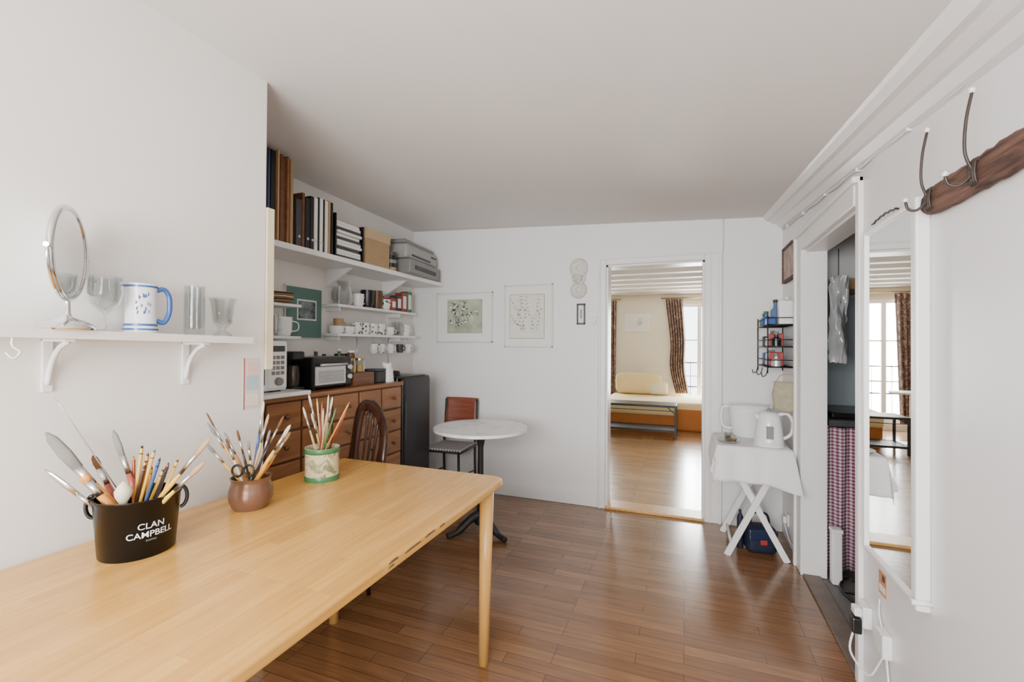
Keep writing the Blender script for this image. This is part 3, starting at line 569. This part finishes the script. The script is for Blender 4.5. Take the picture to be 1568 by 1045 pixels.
picture('botanical_picture',-1.50,-1.055,1.31,1.86,-1.45,-1.135,1.39,1.77,mat('art_paper',(.74,.73,.68),.8,0,.04,9),[g3,g1,mat('art_rose',(.5,.35,.32),.8),g2],150,.022,11,7)
G=grp('plaster_ornament')
lathe(G,'upper_rosette',[(.001,.03),(.02,.028),(.03,.014),(.05,.022),(.07,.010),(.078,.02),(.084,.008),(.084,0),(.001,0)],M_orn,seg=32,sx=.95); u=bpy.data.objects['upper_rosette']; u.rotation_euler=(rad(90),0,0); u.location=(-.835,3.77,1.98)
lathe(G,'lower_rosette',[(.001,.03),(.02,.028),(.03,.014),(.045,.022),(.06,.010),(.066,.02),(.072,.008),(.072,0),(.001,0)],M_orn,seg=32); u=bpy.data.objects['lower_rosette']; u.rotation_euler=(rad(90),0,0); u.location=(-.835,3.77,1.795)
lathe(G,'face',[(.001,.055),(.018,.05),(.032,.035),(.04,.015),(.042,0),(.001,0)],M_orn,seg=24,sx=.8,sy=1.2); u=bpy.data.objects['face']; u.rotation_euler=(rad(90),0,0); u.location=(-.835,3.765,1.885)
sweep(G,'scroll_1',bez([(-.87,3.75,1.94),(-.89,3.75,1.90),(-.87,3.75,1.86),(-.85,3.75,1.83)],4),.008,M_orn); sweep(G,'scroll_2',bez([(-.80,3.75,1.94),(-.78,3.75,1.90),(-.80,3.75,1.86),(-.82,3.75,1.83)],4),.008,M_orn)
sweep(G,'nose',[(-.835,3.715,1.90),(-.835,3.705,1.875)],[.004,.008],M_orn)
G=grp('small_black_frame'); x0,x1,z0,z1=-.848,-.778,1.505,1.68
for n,a,b in [('l',(x0,3.752,z0),(x0+.012,3.77,z1)),('r',(x1-.012,3.752,z0),(x1,3.77,z1)),('b',(x0,3.752,z0),(x1,3.77,z0+.014)),('t',(x0,3.752,z1-.014),(x1,3.77,z1))]: box(G,'edge_'+n,a,b,M_black,.002)
box(G,'picture',(x0+.01,3.762,z0+.01),(x1-.01,3.77,z1-.01),M_paper); box(G,'figure',(x0+.028,3.760,z0+.05),(x1-.028,3.764,z1-.05),M_gray)
G=grp('light_switch'); box(G,'plate',(-.72,3.758,1.50),(-.685,3.77,1.57),M_frame,.003); box(G,'rocker',(-.711,3.753,1.52),(-.694,3.76,1.55),M_white,.002)

# ================================================================ RIGHT SIDE
G=grp('antique_picture'); y0,y1,z0,z1=3.285,3.66,1.77,2.015
for n,a,b in [('l',(.635,y0,z0),(.66,y0+.02,z1)),('r',(.635,y1-.02,z0),(.66,y1,z1)),('b',(.635,y0,z0),(.66,y1,z0+.02)),('t',(.635,y0,z1-.02),(.66,y1,z1))]: box(G,'frame_'+n,a,b,M_weather,.003)
box(G,'painting',(.642,y0+.018,z0+.018),(.66,y1-.018,z1-.018),mat('old_painting',(.50,.33,.25),.5,0,.6,14))
G=grp('wire_shelf_rack'); X0,X1,Y0,Y1=.495,.652,3.30,3.72
TZS=(1.47,1.33,1.20)
for k,z in enumerate(TZS):
    sweep(G,'rim_%d'%k,[(X0,Y0,z),(X1,Y0,z),(X1,Y1,z),(X0,Y1,z)],.004,M_blackm,6,True)
    for i in range(8): yy=Y0+(Y1-Y0)*i/7; sweep(G,'slat_%d_%d'%(k,i),[(X0,yy,z),(X1,yy,z)],.002,M_blackm,5)
    sweep(G,'guard_%d'%k,[(X1,Y0,z+.045),(X0,Y0,z+.045),(X0,Y1,z+.045),(X1,Y1,z+.045)],.003,M_blackm,6)
for i,(x,y) in enumerate([(X0,Y0),(X1,Y0),(X0,Y1),(X1,Y1)]): sweep(G,'post_%d'%i,[(x,y,1.16),(x,y,1.53)],.004,M_blackm,6)
for i,y in enumerate((Y0,(Y0+Y1)/2,Y1)): sweep(G,'hook_%d'%i,bez([(X0,y,1.19),(X0-.01,y,1.15),(X0-.03,y,1.14),(X0-.035,y,1.165)],4),.003,M_blackm,6)
G=grp('toiletries')
def bottle(P,n,x,y,z,r,h,m,cap): lathe(P,n,[(.001,0),(r,0),(r,h*.65),(r*.4,h*.8),(r*.4,h),(.001,h)],m,(x,y,z),16); cyl(P,n+'_cap',(x,y,z+h),(x,y,z+h+.02),r*.5,cap)
za=TZS[0]+.005
bottle(G,'blue_bottle',.565,3.47,za,.030,.15,mat('slate_blue',(.10,.16,.28),.3),M_dgray); bottle(G,'clear_bottle',.62,3.40,za,.028,.16,M_glass,M_white); bottle(G,'green_bottle',.53,3.66,za,.032,.07,M_green,M_green); bottle(G,'green_jar',.60,3.64,za,.034,.09,M_green,M_black); bottle(G,'black_bottle',.60,3.56,za,.03,.10,M_black,M_black); bottle(G,'teal_bottle',.525,3.57,za,.03,.08,M_bluep,M_green)
box(G,'tissue_box',(.56,3.31,za),(.64,3.375,za+.15),M_cer,.006); box(G,'blue_pack',(.505,3.36,za),(.55,3.43,za+.05),M_bluep,.006)
rr=random.Random(12)
for k in (1,2):
    for i in range(6):
        y=3.345+i*.067; z=TZS[k]+.005
        m=[M_black,M_red,M_dgray,M_cer,M_green,M_black,M_silver,M_red,M_dgray,M_cer,M_black,M_bluep][i+6*(k-1)]
        h=.05+.05*rr.random()
        if i%2: box(G,'pack_%d_%d'%(k,i),(.52,y-.03,z),(.60,y+.03,z+h),m,.006)
        else: bottle(G,'flask_%d_%d'%(k,i),.55,y,z,.028,h,m,M_gray)
G=grp('fabric_pouch',(.60,3.30,0),-20)
sheet(G,'bag',lambda u,v:(-.07+.14*u+.004*math.sin(9*v),-.012*math.sin(math.pi*u)*math.sin(math.pi*min(v+.1,1)),.94+.17*v-.02*math.sin(math.pi*u)*(1-v)),10,10,mat('pouch_cloth',(.42,.38,.26),.8,0,.2,30),.02)
sweep(G,'strap',bez([(-.06,0,1.10),(-.03,.0,1.15),(.03,.0,1.15),(.06,0,1.10)],5),.003,M_brass,6)
G=grp('folding_table',(.405,3.42,0))
box(G,'top',(-.21,-.225,.675),(.21,.225,.695),M_white,.004)
def slat(P,n,a,b,w,d,m):
    a=Vector(a);b=Vector(b); t=(b-a).normalized(); s=Vector((0,1,0)); q=t.cross(s).normalized()
    hexa(P,n,[a+q*w+s*d,a-q*w+s*d,a-q*w-s*d,a+q*w-s*d],[b+q*w+s*d,b-q*w+s*d,b-q*w-s*d,b+q*w-s*d],m)
for k,y in enumerate((-.20,.19)):
    slat(G,'leg_a%d'%k,(-.15,y,.0),(.17,y,.68),.018,.009,M_white); slat(G,'leg_b%d'%k,(.19,y+.02,.0),(-.17,y+.02,.68),.018,.009,M_white)
cyl(G,'dowel_1',(-.12,-.2,.06),(-.12,.19,.06),.009,M_white); cyl(G,'dowel_2',(.16,-.2,.06),(.16,.19,.06),.009,M_white)
def clothf(u,v):
    oL,oR,oF,oB=.15,.03,.22,.08
    sx=-.21-oL+(u*(.42+oL+oR)); sy=-.225-oF+v*(.45+oF+oB)
    ex=max(-.21-sx,0)+max(sx-.21,0); ey=max(-.225-sy,0)+max(sy-.225,0)
    X=min(max(sx,-.212),.212); Y=min(max(sy,-.227),.227); dn=max(ex,ey)+.25*min(ex,ey)
    wv=.012*math.sin(38*sx+2)*min(ey/.1,1)+.012*math.sin(34*sy)*min(ex/.1,1)
    if sx<-.21: X-=.12*ex+abs(wv)
    if sx>.21: X+=.2*ex
    if sy<-.225:
        fl=max(sx-.02,0)/.22
        Y-=.18*ey+wv*.9+.95*ey*fl**1.5
    if sy>.225: Y+=.1*ey
    return (X,Y,.7-dn*.97)
sheet(None,'tablecloth',clothf,44,44,M_cloth,.002).location=(.405,3.42,0)
G=grp('electric_kettle',(.505,3.31,.702),175)
lathe(G,'body',[(.001,0),(.08,0),(.086,.012),(.084,.03),(.072,.13),(.062,.185),(.056,.20),(.03,.212),(.001,.215)],M_cer,seg=36)
sweep(G,'handle',bez([(-.052,0,.195),(-.10,0,.205),(-.13,0,.155),(-.12,0,.08),(-.076,0,.045)],6),.011,M_cer,10,flat=1.2); sweep(G,'spout',[(.05,0,.155),(.08,0,.195)],[.022,.012],M_cer,12)
lathe(G,'base',[(.001,-.001),(.09,-.001),(.09,.01),(.001,.01)],M_white); lathe(G,'lid_knob',[(.001,.235),(.012,.23),(.012,.21),(.001,.21)],M_gray); box(G,'gauge',(-.02,.072,.05),(.02,.083,.13),M_gray,.003)
G=grp('water_filter_jug',(.42,3.56,.702))
M_jug=mat('jug_shell',(.78,.79,.80),.2)
lathe(G,'body',[(.001,0),(.085,0),(.092,.01),(.105,.12),(.112,.20),(.112,.215),(.10,.222),(.001,.225)],M_jug,seg=36,sx=1.15,sy=.62)
sweep(G,'rim_band',[(.129*math.cos(rad(a)),.070*math.sin(rad(a)),.205) for a in range(0,360,12)],.005,M_white,8,True)
sweep(G,'handle',bez([(-.118,0,.205),(-.165,0,.20),(-.178,0,.14),(-.165,0,.07),(-.11,0,.05)],6),.011,M_white,10); sweep(G,'spout',[(.11,0,.19),(.145,0,.215)],[.02,.012],M_jug,12)
G=grp('serving_tray',(.27,3.34,.702)); lathe(G,'tray',[(.001,0),(.055,0),(.068,.012),(.066,.013),(.054,.003),(.001,.003)],M_steel,sx=1,sy=1.4); cup(G,'glass',.0,-.03,.004,.024,.06,M_glass); box(G,'sugar',(-.02,.02,.004),(.02,.05,.03),M_kraft,.004); lathe(G,'ash_bowl',[(.001,0),(.02,0),(.026,.018),(.024,.018),(.001,.004)],M_brass,(.03,.0,.004))
G=grp('navy_bag',(.46,3.36,0),10)
box(G,'body',(-.09,-.07,0),(.09,.07,.17),M_navy,.035,5); box(G,'flap',(-.085,-.078,.09),(.085,-.055,.16),mat('blue_panel',(.010,.02,.06),.4),.008); sweep(G,'strap',bez([(-.06,0,.15),(-.04,0,.24),(.04,0,.24),(.06,0,.15)],5),.007,M_navy); box(G,'buckle',(-.02,-.084,.07),(.02,-.076,.10),M_red,.003)
lathe(G,'bottle',[(.001,0),(.02,0),(.02,.2),(.008,.23),(.008,.25),(.001,.25)],M_navy,(-.11,.03,0))
G=grp('socket_outlet'); box(G,'plate',(.648,3.53,.12),(.66,3.60,.2),M_white,.004); box(G,'plug',(.625,3.545,.135),(.648,3.585,.18),M_white,.006)
sweep(None,'kettle_cord',bez([(.636,3.56,.14),(.640,3.50,.09),(.645,3.40,.06),(.648,3.24,.12),(.652,3.185,.35),(.650,3.19,.55),(.645,3.22,.66)],6),.004,M_white,6)

# kitchenette
G=grp('kitchen_counter'); box(G,'worktop',(.80,3.2,.86),(1.88,3.76,.90),M_dgray,.004); box(G,'side_panel',(.79,3.24,0),(.81,3.74,.86),M_white); box(G,'hob',(.83,3.26,.90),(1.3,3.7,.935),M_black,.01)
box(None,'trim_7',(.77,3.745,.91),(1.88,3.77,1.68),mat('blue_gray_panel',(.36,.42,.44),.3))
sheet(None,'gingham_curtain',lambda u,v:(.785+.62*u,3.17+.018*math.sin(u*44+.4*math.sin(5*v)),.03+.83*v),110,10,M_ging,.002)
G=grp('kitchen_cupboard'); box(G,'body',(.80,3.42,1.75),(1.6,3.76,2.25),mat('cupboard_gray',(.48,.49,.49),.4),.004); box(G,'door_1',(.805,3.40,1.76),(1.19,3.42,2.2),mat('cupboard_white',(.66,.66,.65),.4),.004); box(G,'door_2',(1.2,3.40,1.76),(1.59,3.42,2.2),MC['cupboard_white'],.004); box(G,'ledge',(.79,3.36,1.69),(1.62,3.76,1.75),M_tan,.003)
def bagf(u,v):
    r=random.Random(int(u*12)*31+int(v*16)); 
    return (.785+.09*u+r.uniform(-.006,.006),3.135+.02*math.sin(5*u+7*v)+r.uniform(-.012,.012)-.03*math.sin(math.pi*u),1.24+.50*v+r.uniform(-.006,.006))
G=grp('plastic_bag'); sheet(G,'film',bagf,12,16,mat('crumpled_plastic',(.34,.36,.37),.06,0,.3,10,.3)); sweep(G,'cord',[(.83,3.13,1.73),(.83,3.13,1.9)],.003,M_dgray,6)
G=grp('storage_bin',(.735,3.03,0)); box(G,'bin',(.04,-.0,.0),(.09,.055,.30),M_white,.008); box(G,'lid',(.037,-.003,.29),(.093,.058,.31),M_white,.004)
sweep(None,'floor_cables',bez([(.80,2.95,.008),(.86,2.9,.03),(.92,2.98,.008),(.86,3.06,.04),(.80,2.98,.012),(.84,2.8,.008),(.90,2.7,.008),(.82,2.6,.008)],8),.007,M_black,8)

# mirror
G=grp('hanging_mirror',(.66,0,0))
Y0,Y1,Z0,Z1=1.645,2.075,.58,1.765
box(G,'stile_near',(-.036,Y0,Z0-.01),(0,Y0+.036,Z1+.005),M_white,.006); box(G,'stile_far',(-.033,Y1-.014,Z0),(0,Y1,Z1),M_white,.004)
box(G,'rail_bottom',(-.033,Y0+.036,Z0),(0,Y1-.014,Z0+.016),M_white,.004); box(G,'rail_top',(-.033,Y0+.036,Z1-.016),(0,Y1-.014,Z1),M_white,.004); box(G,'inner_bead',(-.028,Y0+.034,Z0+.01),(-.012,Y0+.042,Z1-.01),M_gray)
box(G,'glass',(-.024,Y0+.034,Z0+.012),(-.012,Y1-.012,Z1-.012),M_mirror)
sweep(G,'chain',[(-.02,Y0+.16+.02*k,Z1+.012+.01*math.sin(math.pi*k/11)+.004*(k%2)) for k in range(12)],.0035,M_iron,6)
cyl(G,'peg',(-.05,Y0-.005,Z0+.02),(-.0,Y0-.005,Z0+.02),.008,M_white)
# coat rack
G=grp('coat_rack')
V=[];ring_n=12;N=30;F=[]
rnd=random.Random(4)
for i in range(N+1):
    y=1.635-i*.73/N
    e=1-.35*math.exp(-i*.9); 
    for k in range(ring_n):
        a=2*math.pi*k/ring_n; w=.014; h=.041*e
        xx=.646+w*math.copysign(abs(math.cos(a))**.6,math.cos(a))+rnd.uniform(-.0015,.0015); zz=1.740+h*math.copysign(abs(math.sin(a))**.6,math.sin(a))+rnd.uniform(-.0035,.0035)
        V.append((min(xx,.66),y,zz))
for i in range(N):
    for k in range(ring_n): F.append((i*ring_n+k,i*ring_n+(k+1)%ring_n,(i+1)*ring_n+(k+1)%ring_n,(i+1)*ring_n+k))
F.append(tuple(range(ring_n))); F.append(tuple(N*ring_n+k for k in range(ring_n)))
addmesh('plank',V,F,M_weather,G,True)
M_wire=mat('hook_bronze',(.045,.032,.025),.45,.2)
for i,y in enumerate((1.585,1.375,.98)):
    sweep(G,'hook_upper_%d'%i,bez([(.634,y,1.715),(.628,y,1.745),(.612,y-.005,1.79),(.612,y-.01,1.86),(.622,y-.012,1.925)],6),.0035,M_wire,8)
    sweep(G,'hook_lower_%d'%i,bez([(.636,y,1.755),(.622,y,1.73),(.604,y+.005,1.715),(.588,y+.01,1.722),(.582,y+.01,1.742)],6),.0035,M_wire,8)
    lathe(G,'tip_a%d'%i,[(.001,-.008),(.006,-.004),(.007,.003),(.001,.009)],M_cer,(.622,y-.012,1.93),12); lathe(G,'tip_b%d'%i,[(.001,-.006),(.006,-.002),(.007,.003),(.001,.009)],M_cer,(.582,y+.01,1.746),12)
    for k in range(4): sweep(G,'binding_%d_%d'%(i,k),[(.632+.006*math.cos(q*math.pi/4),y-.012+.008*k,1.742+.03*math.sin(q*math.pi/4)) for q in range(8)],.003,M_wire,6,True)
G=grp('energy_label'); box(G,'sticker',(.6585,1.955,.45),(.6602,2.02,.53),mat('sticker_orange',(.62,.25,.10),.5)); box(G,'text_block',(.658,1.962,.46),(.6595,2.012,.485),M_paper); box(G,'text_block2',(.658,1.965,.50),(.6595,1.99,.522),M_dgray)
G=grp('power_sockets'); box(G,'box_1',(.63,1.90,.27),(.66,1.97,.35),M_white,.005); box(G,'box_2',(.63,2.08,.27),(.66,2.15,.35),M_white,.005); box(G,'adapter',(.60,2.09,.24),(.632,2.135,.30),M_black,.006); box(G,'plug',(.605,2.085,.31),(.63,2.13,.34),M_white,.005)
sweep(G,'cord_1',bez([(.61,2.11,.25),(.59,2.08,.18),(.62,2.0,.15),(.64,1.96,.22),(.645,1.93,.28)],6),.004,M_white,6); sweep(G,'cord_2',bez([(.65,1.93,.27),(.65,1.90,.15),(.64,1.86,.02),(.6,1.7,.006)],6),.004,M_trim,6)
sweep(G,'cord_3',bez([(.655,2.0,.43),(.65,1.99,.38),(.65,1.95,.33)],5),.003,M_trim,6)

# ================================================================ BEDROOM
G=grp('daybed'); box(G,'mattress',(-1.28,7.6,.22),(.75,8.85,.44),M_yel,.05,4); box(G,'skirt',(-1.26,7.62,.0),(.73,8.83,.26),M_orange,.01); box(G,'orange_throw',(-.12,7.585,.02),(.6,7.62,.34),M_orange,.012,3)
G=grp('bolster_pillow')
def pil(P,n,cx,cy,cz,a,b,c,m,rx=0):
    V=[];F=[];U=20;Vn=12
    for j in range(Vn+1):
        ph=-math.pi/2+math.pi*j/Vn
        for i in range(U):
            th=2*math.pi*i/U; f=lambda q:math.copysign(abs(q)**.45,q)
            V.append((cx+a*f(math.cos(th))*abs(math.cos(ph))**.5,cy+b*math.sin(ph)+ .0,cz+c*f(math.sin(th))*abs(math.cos(ph))**.5))
    for j in range(Vn):
        for i in range(U): F.append((j*U+i,j*U+(i+1)%U,(j+1)*U+(i+1)%U,(j+1)*U+i))
    return addmesh(n,V,F,m,P,True)
pil(G,'pillow_1',-.80,8.70,.64,.42,.11,.20,M_yel)
pil(G,'pillow_2',-.45,8.66,.56,.17,.10,.12,mat('cream_pillow',(.80,.73,.56),.85))
G=grp('metal_bench')
X0,X1,Y0,Y1=-1.3,-.12,6.95,7.38
for i,(x,y) in enumerate([(X0,Y0),(X1,Y0),(X0,Y1),(X1,Y1)]): box(G,'leg_%d'%i,(x-.015,y-.015,0),(x+.015,y+.015,.47),M_blackm,.003)
for z in (.10,.455): 
    for n,a,b in [('f',(X0,Y0-.012,z-.015),(X1,Y0+.012,z+.015)),('b',(X0,Y1-.012,z-.015),(X1,Y1+.012,z+.015)),('l',(X0-.012,Y0,z-.015),(X0+.012,Y1,z+.015)),('r',(X1-.012,Y0,z-.015),(X1+.012,Y1,z+.015))]: box(G,'rail_%s_%d'%(n,z*100),a,b,M_blackm,.003)
for k in range(9): y=Y0+.04+k*.043; box(G,'slat_%d'%k,(X0,y-.012,.46),(X1,y+.012,.472),mat('bench_slat',(.10,.085,.07),.4)); box(G,'low_slat_%d'%k,(X0,y-.015,.10),(X1,y+.015,.11),M_dgray)
sweep(G,'brace_1',[(X0,Y0,.40),(X0+.12,Y0,.45)],.006,M_blackm,6); sweep(G,'brace_2',[(X1,Y0,.34),(X1-.12,Y0,.45)],.006,M_blackm,6); box(G,'apron',(X0,Y0-.006,.385),(X1,Y0+.006,.395),M_blackm)
def drape(name,xt0,xt1,xb0,xb1,y,z0,z1,k,xm0=None,xm1=None):
    def f(u,v):
        l=xb0+(xt0-xb0)*v; r=xb1+(xt1-xb1)*v
        if xm0 is not None:
            w=math.exp(-((v-.32)/.22)**2); l=l*(1-w)+xm0*w; r=r*(1-w)+xm1*w
        return (l+(r-l)*u, y+.03*math.sin(u*k), z0+(z1-z0)*v)
    sheet(None,name,f,70,24,M_broc,.004)
drape('window_curtain',-.34,-.04,-.14,.08,8.93,.46,2.20,40,-.26,.0)
drape('window_curtain',.42,.98,.8,1.0,8.93,.12,2.2,36)
drape('window_curtain',-1.5,-1.24,-1.42,-1.26,8.93,.12,2.2,34)
drape('window_curtain',-2.25,-1.85,-2.2,-1.92,8.93,.12,2.2,34)
G=grp('curtain_rod'); cyl(G,'rod',(-2.4,8.93,2.22),(-1.15,8.93,2.22),.012,M_brass); cyl(G,'rod2',(-.42,8.93,2.22),(1.1,8.93,2.22),.012,M_brass)
G=grp('bedroom_picture'); box(G,'frame',(-1.08,8.978,1.60),(-.62,9.0,1.94),M_white,.004); box(G,'paper',(-1.05,8.974,1.63),(-.65,8.98,1.91),M_paper); leafart(G,'drawing',-.98,-.72,1.68,1.86,8.973,[g3,g4],40,.04,9,3)
G=grp('side_table',(-1.62,7.75,0)); lathe(G,'top',[(.001,.70),(.24,.70),(.245,.71),(.24,.725),(.001,.725)],M_white); lathe(G,'stem',[(.001,.0),(.16,.0),(.15,.02),(.03,.04),(.02,.2),(.02,.68),(.06,.70),(.001,.70)],M_white)
G=grp('upholstered_chair',(-1.75,7.0,0),60)
for i,(x,y) in enumerate([(-.19,-.19),(.19,-.19),(-.19,.19),(.19,.19)]): cyl(G,'leg_%d'%i,(x,y,0),(x,y,.42),.014,M_tan,.018)
M_fab=mat('gray_fabric',(.35,.31,.28),.9); box(G,'seat',(-.23,-.23,.40),(.23,.23,.50),M_fab,.03,4); box(G,'back',(-.23,.19,.46),(.23,.26,.88),M_fab,.03,4)

# ================================================================ LIGHT
w=bpy.data.worlds.new('world'); bpy.context.scene.world=w; w.use_nodes=True
bg=w.node_tree.nodes['Background']; bg.inputs[0].default_value=(.92,.96,1,1); bg.inputs[1].default_value=6.0
def area(name,loc,rot,sx,sy,e,col):
    l=bpy.data.lights.new(name,'AREA'); l.shape='RECTANGLE'; l.size=sx; l.size_y=sy; l.energy=e; l.color=col
    o=bpy.data.objects.new(name,l); SC.objects.link(o); o.location=loc; o.rotation_euler=tuple(rad(a) for a in rot); return o
area('daylight_back',(-.55,-1.5,1.50),(94,0,0),1.9,1.2,235,(1,.985,.965))
area('daylight_bed_1',(-1.75,9.45,1.2),(-90,0,0),.8,2.1,270,(1,.99,.97))
area('daylight_bed_2',(.4,9.45,1.2),(-90,0,0),1.1,2.1,440,(1,.99,.97))
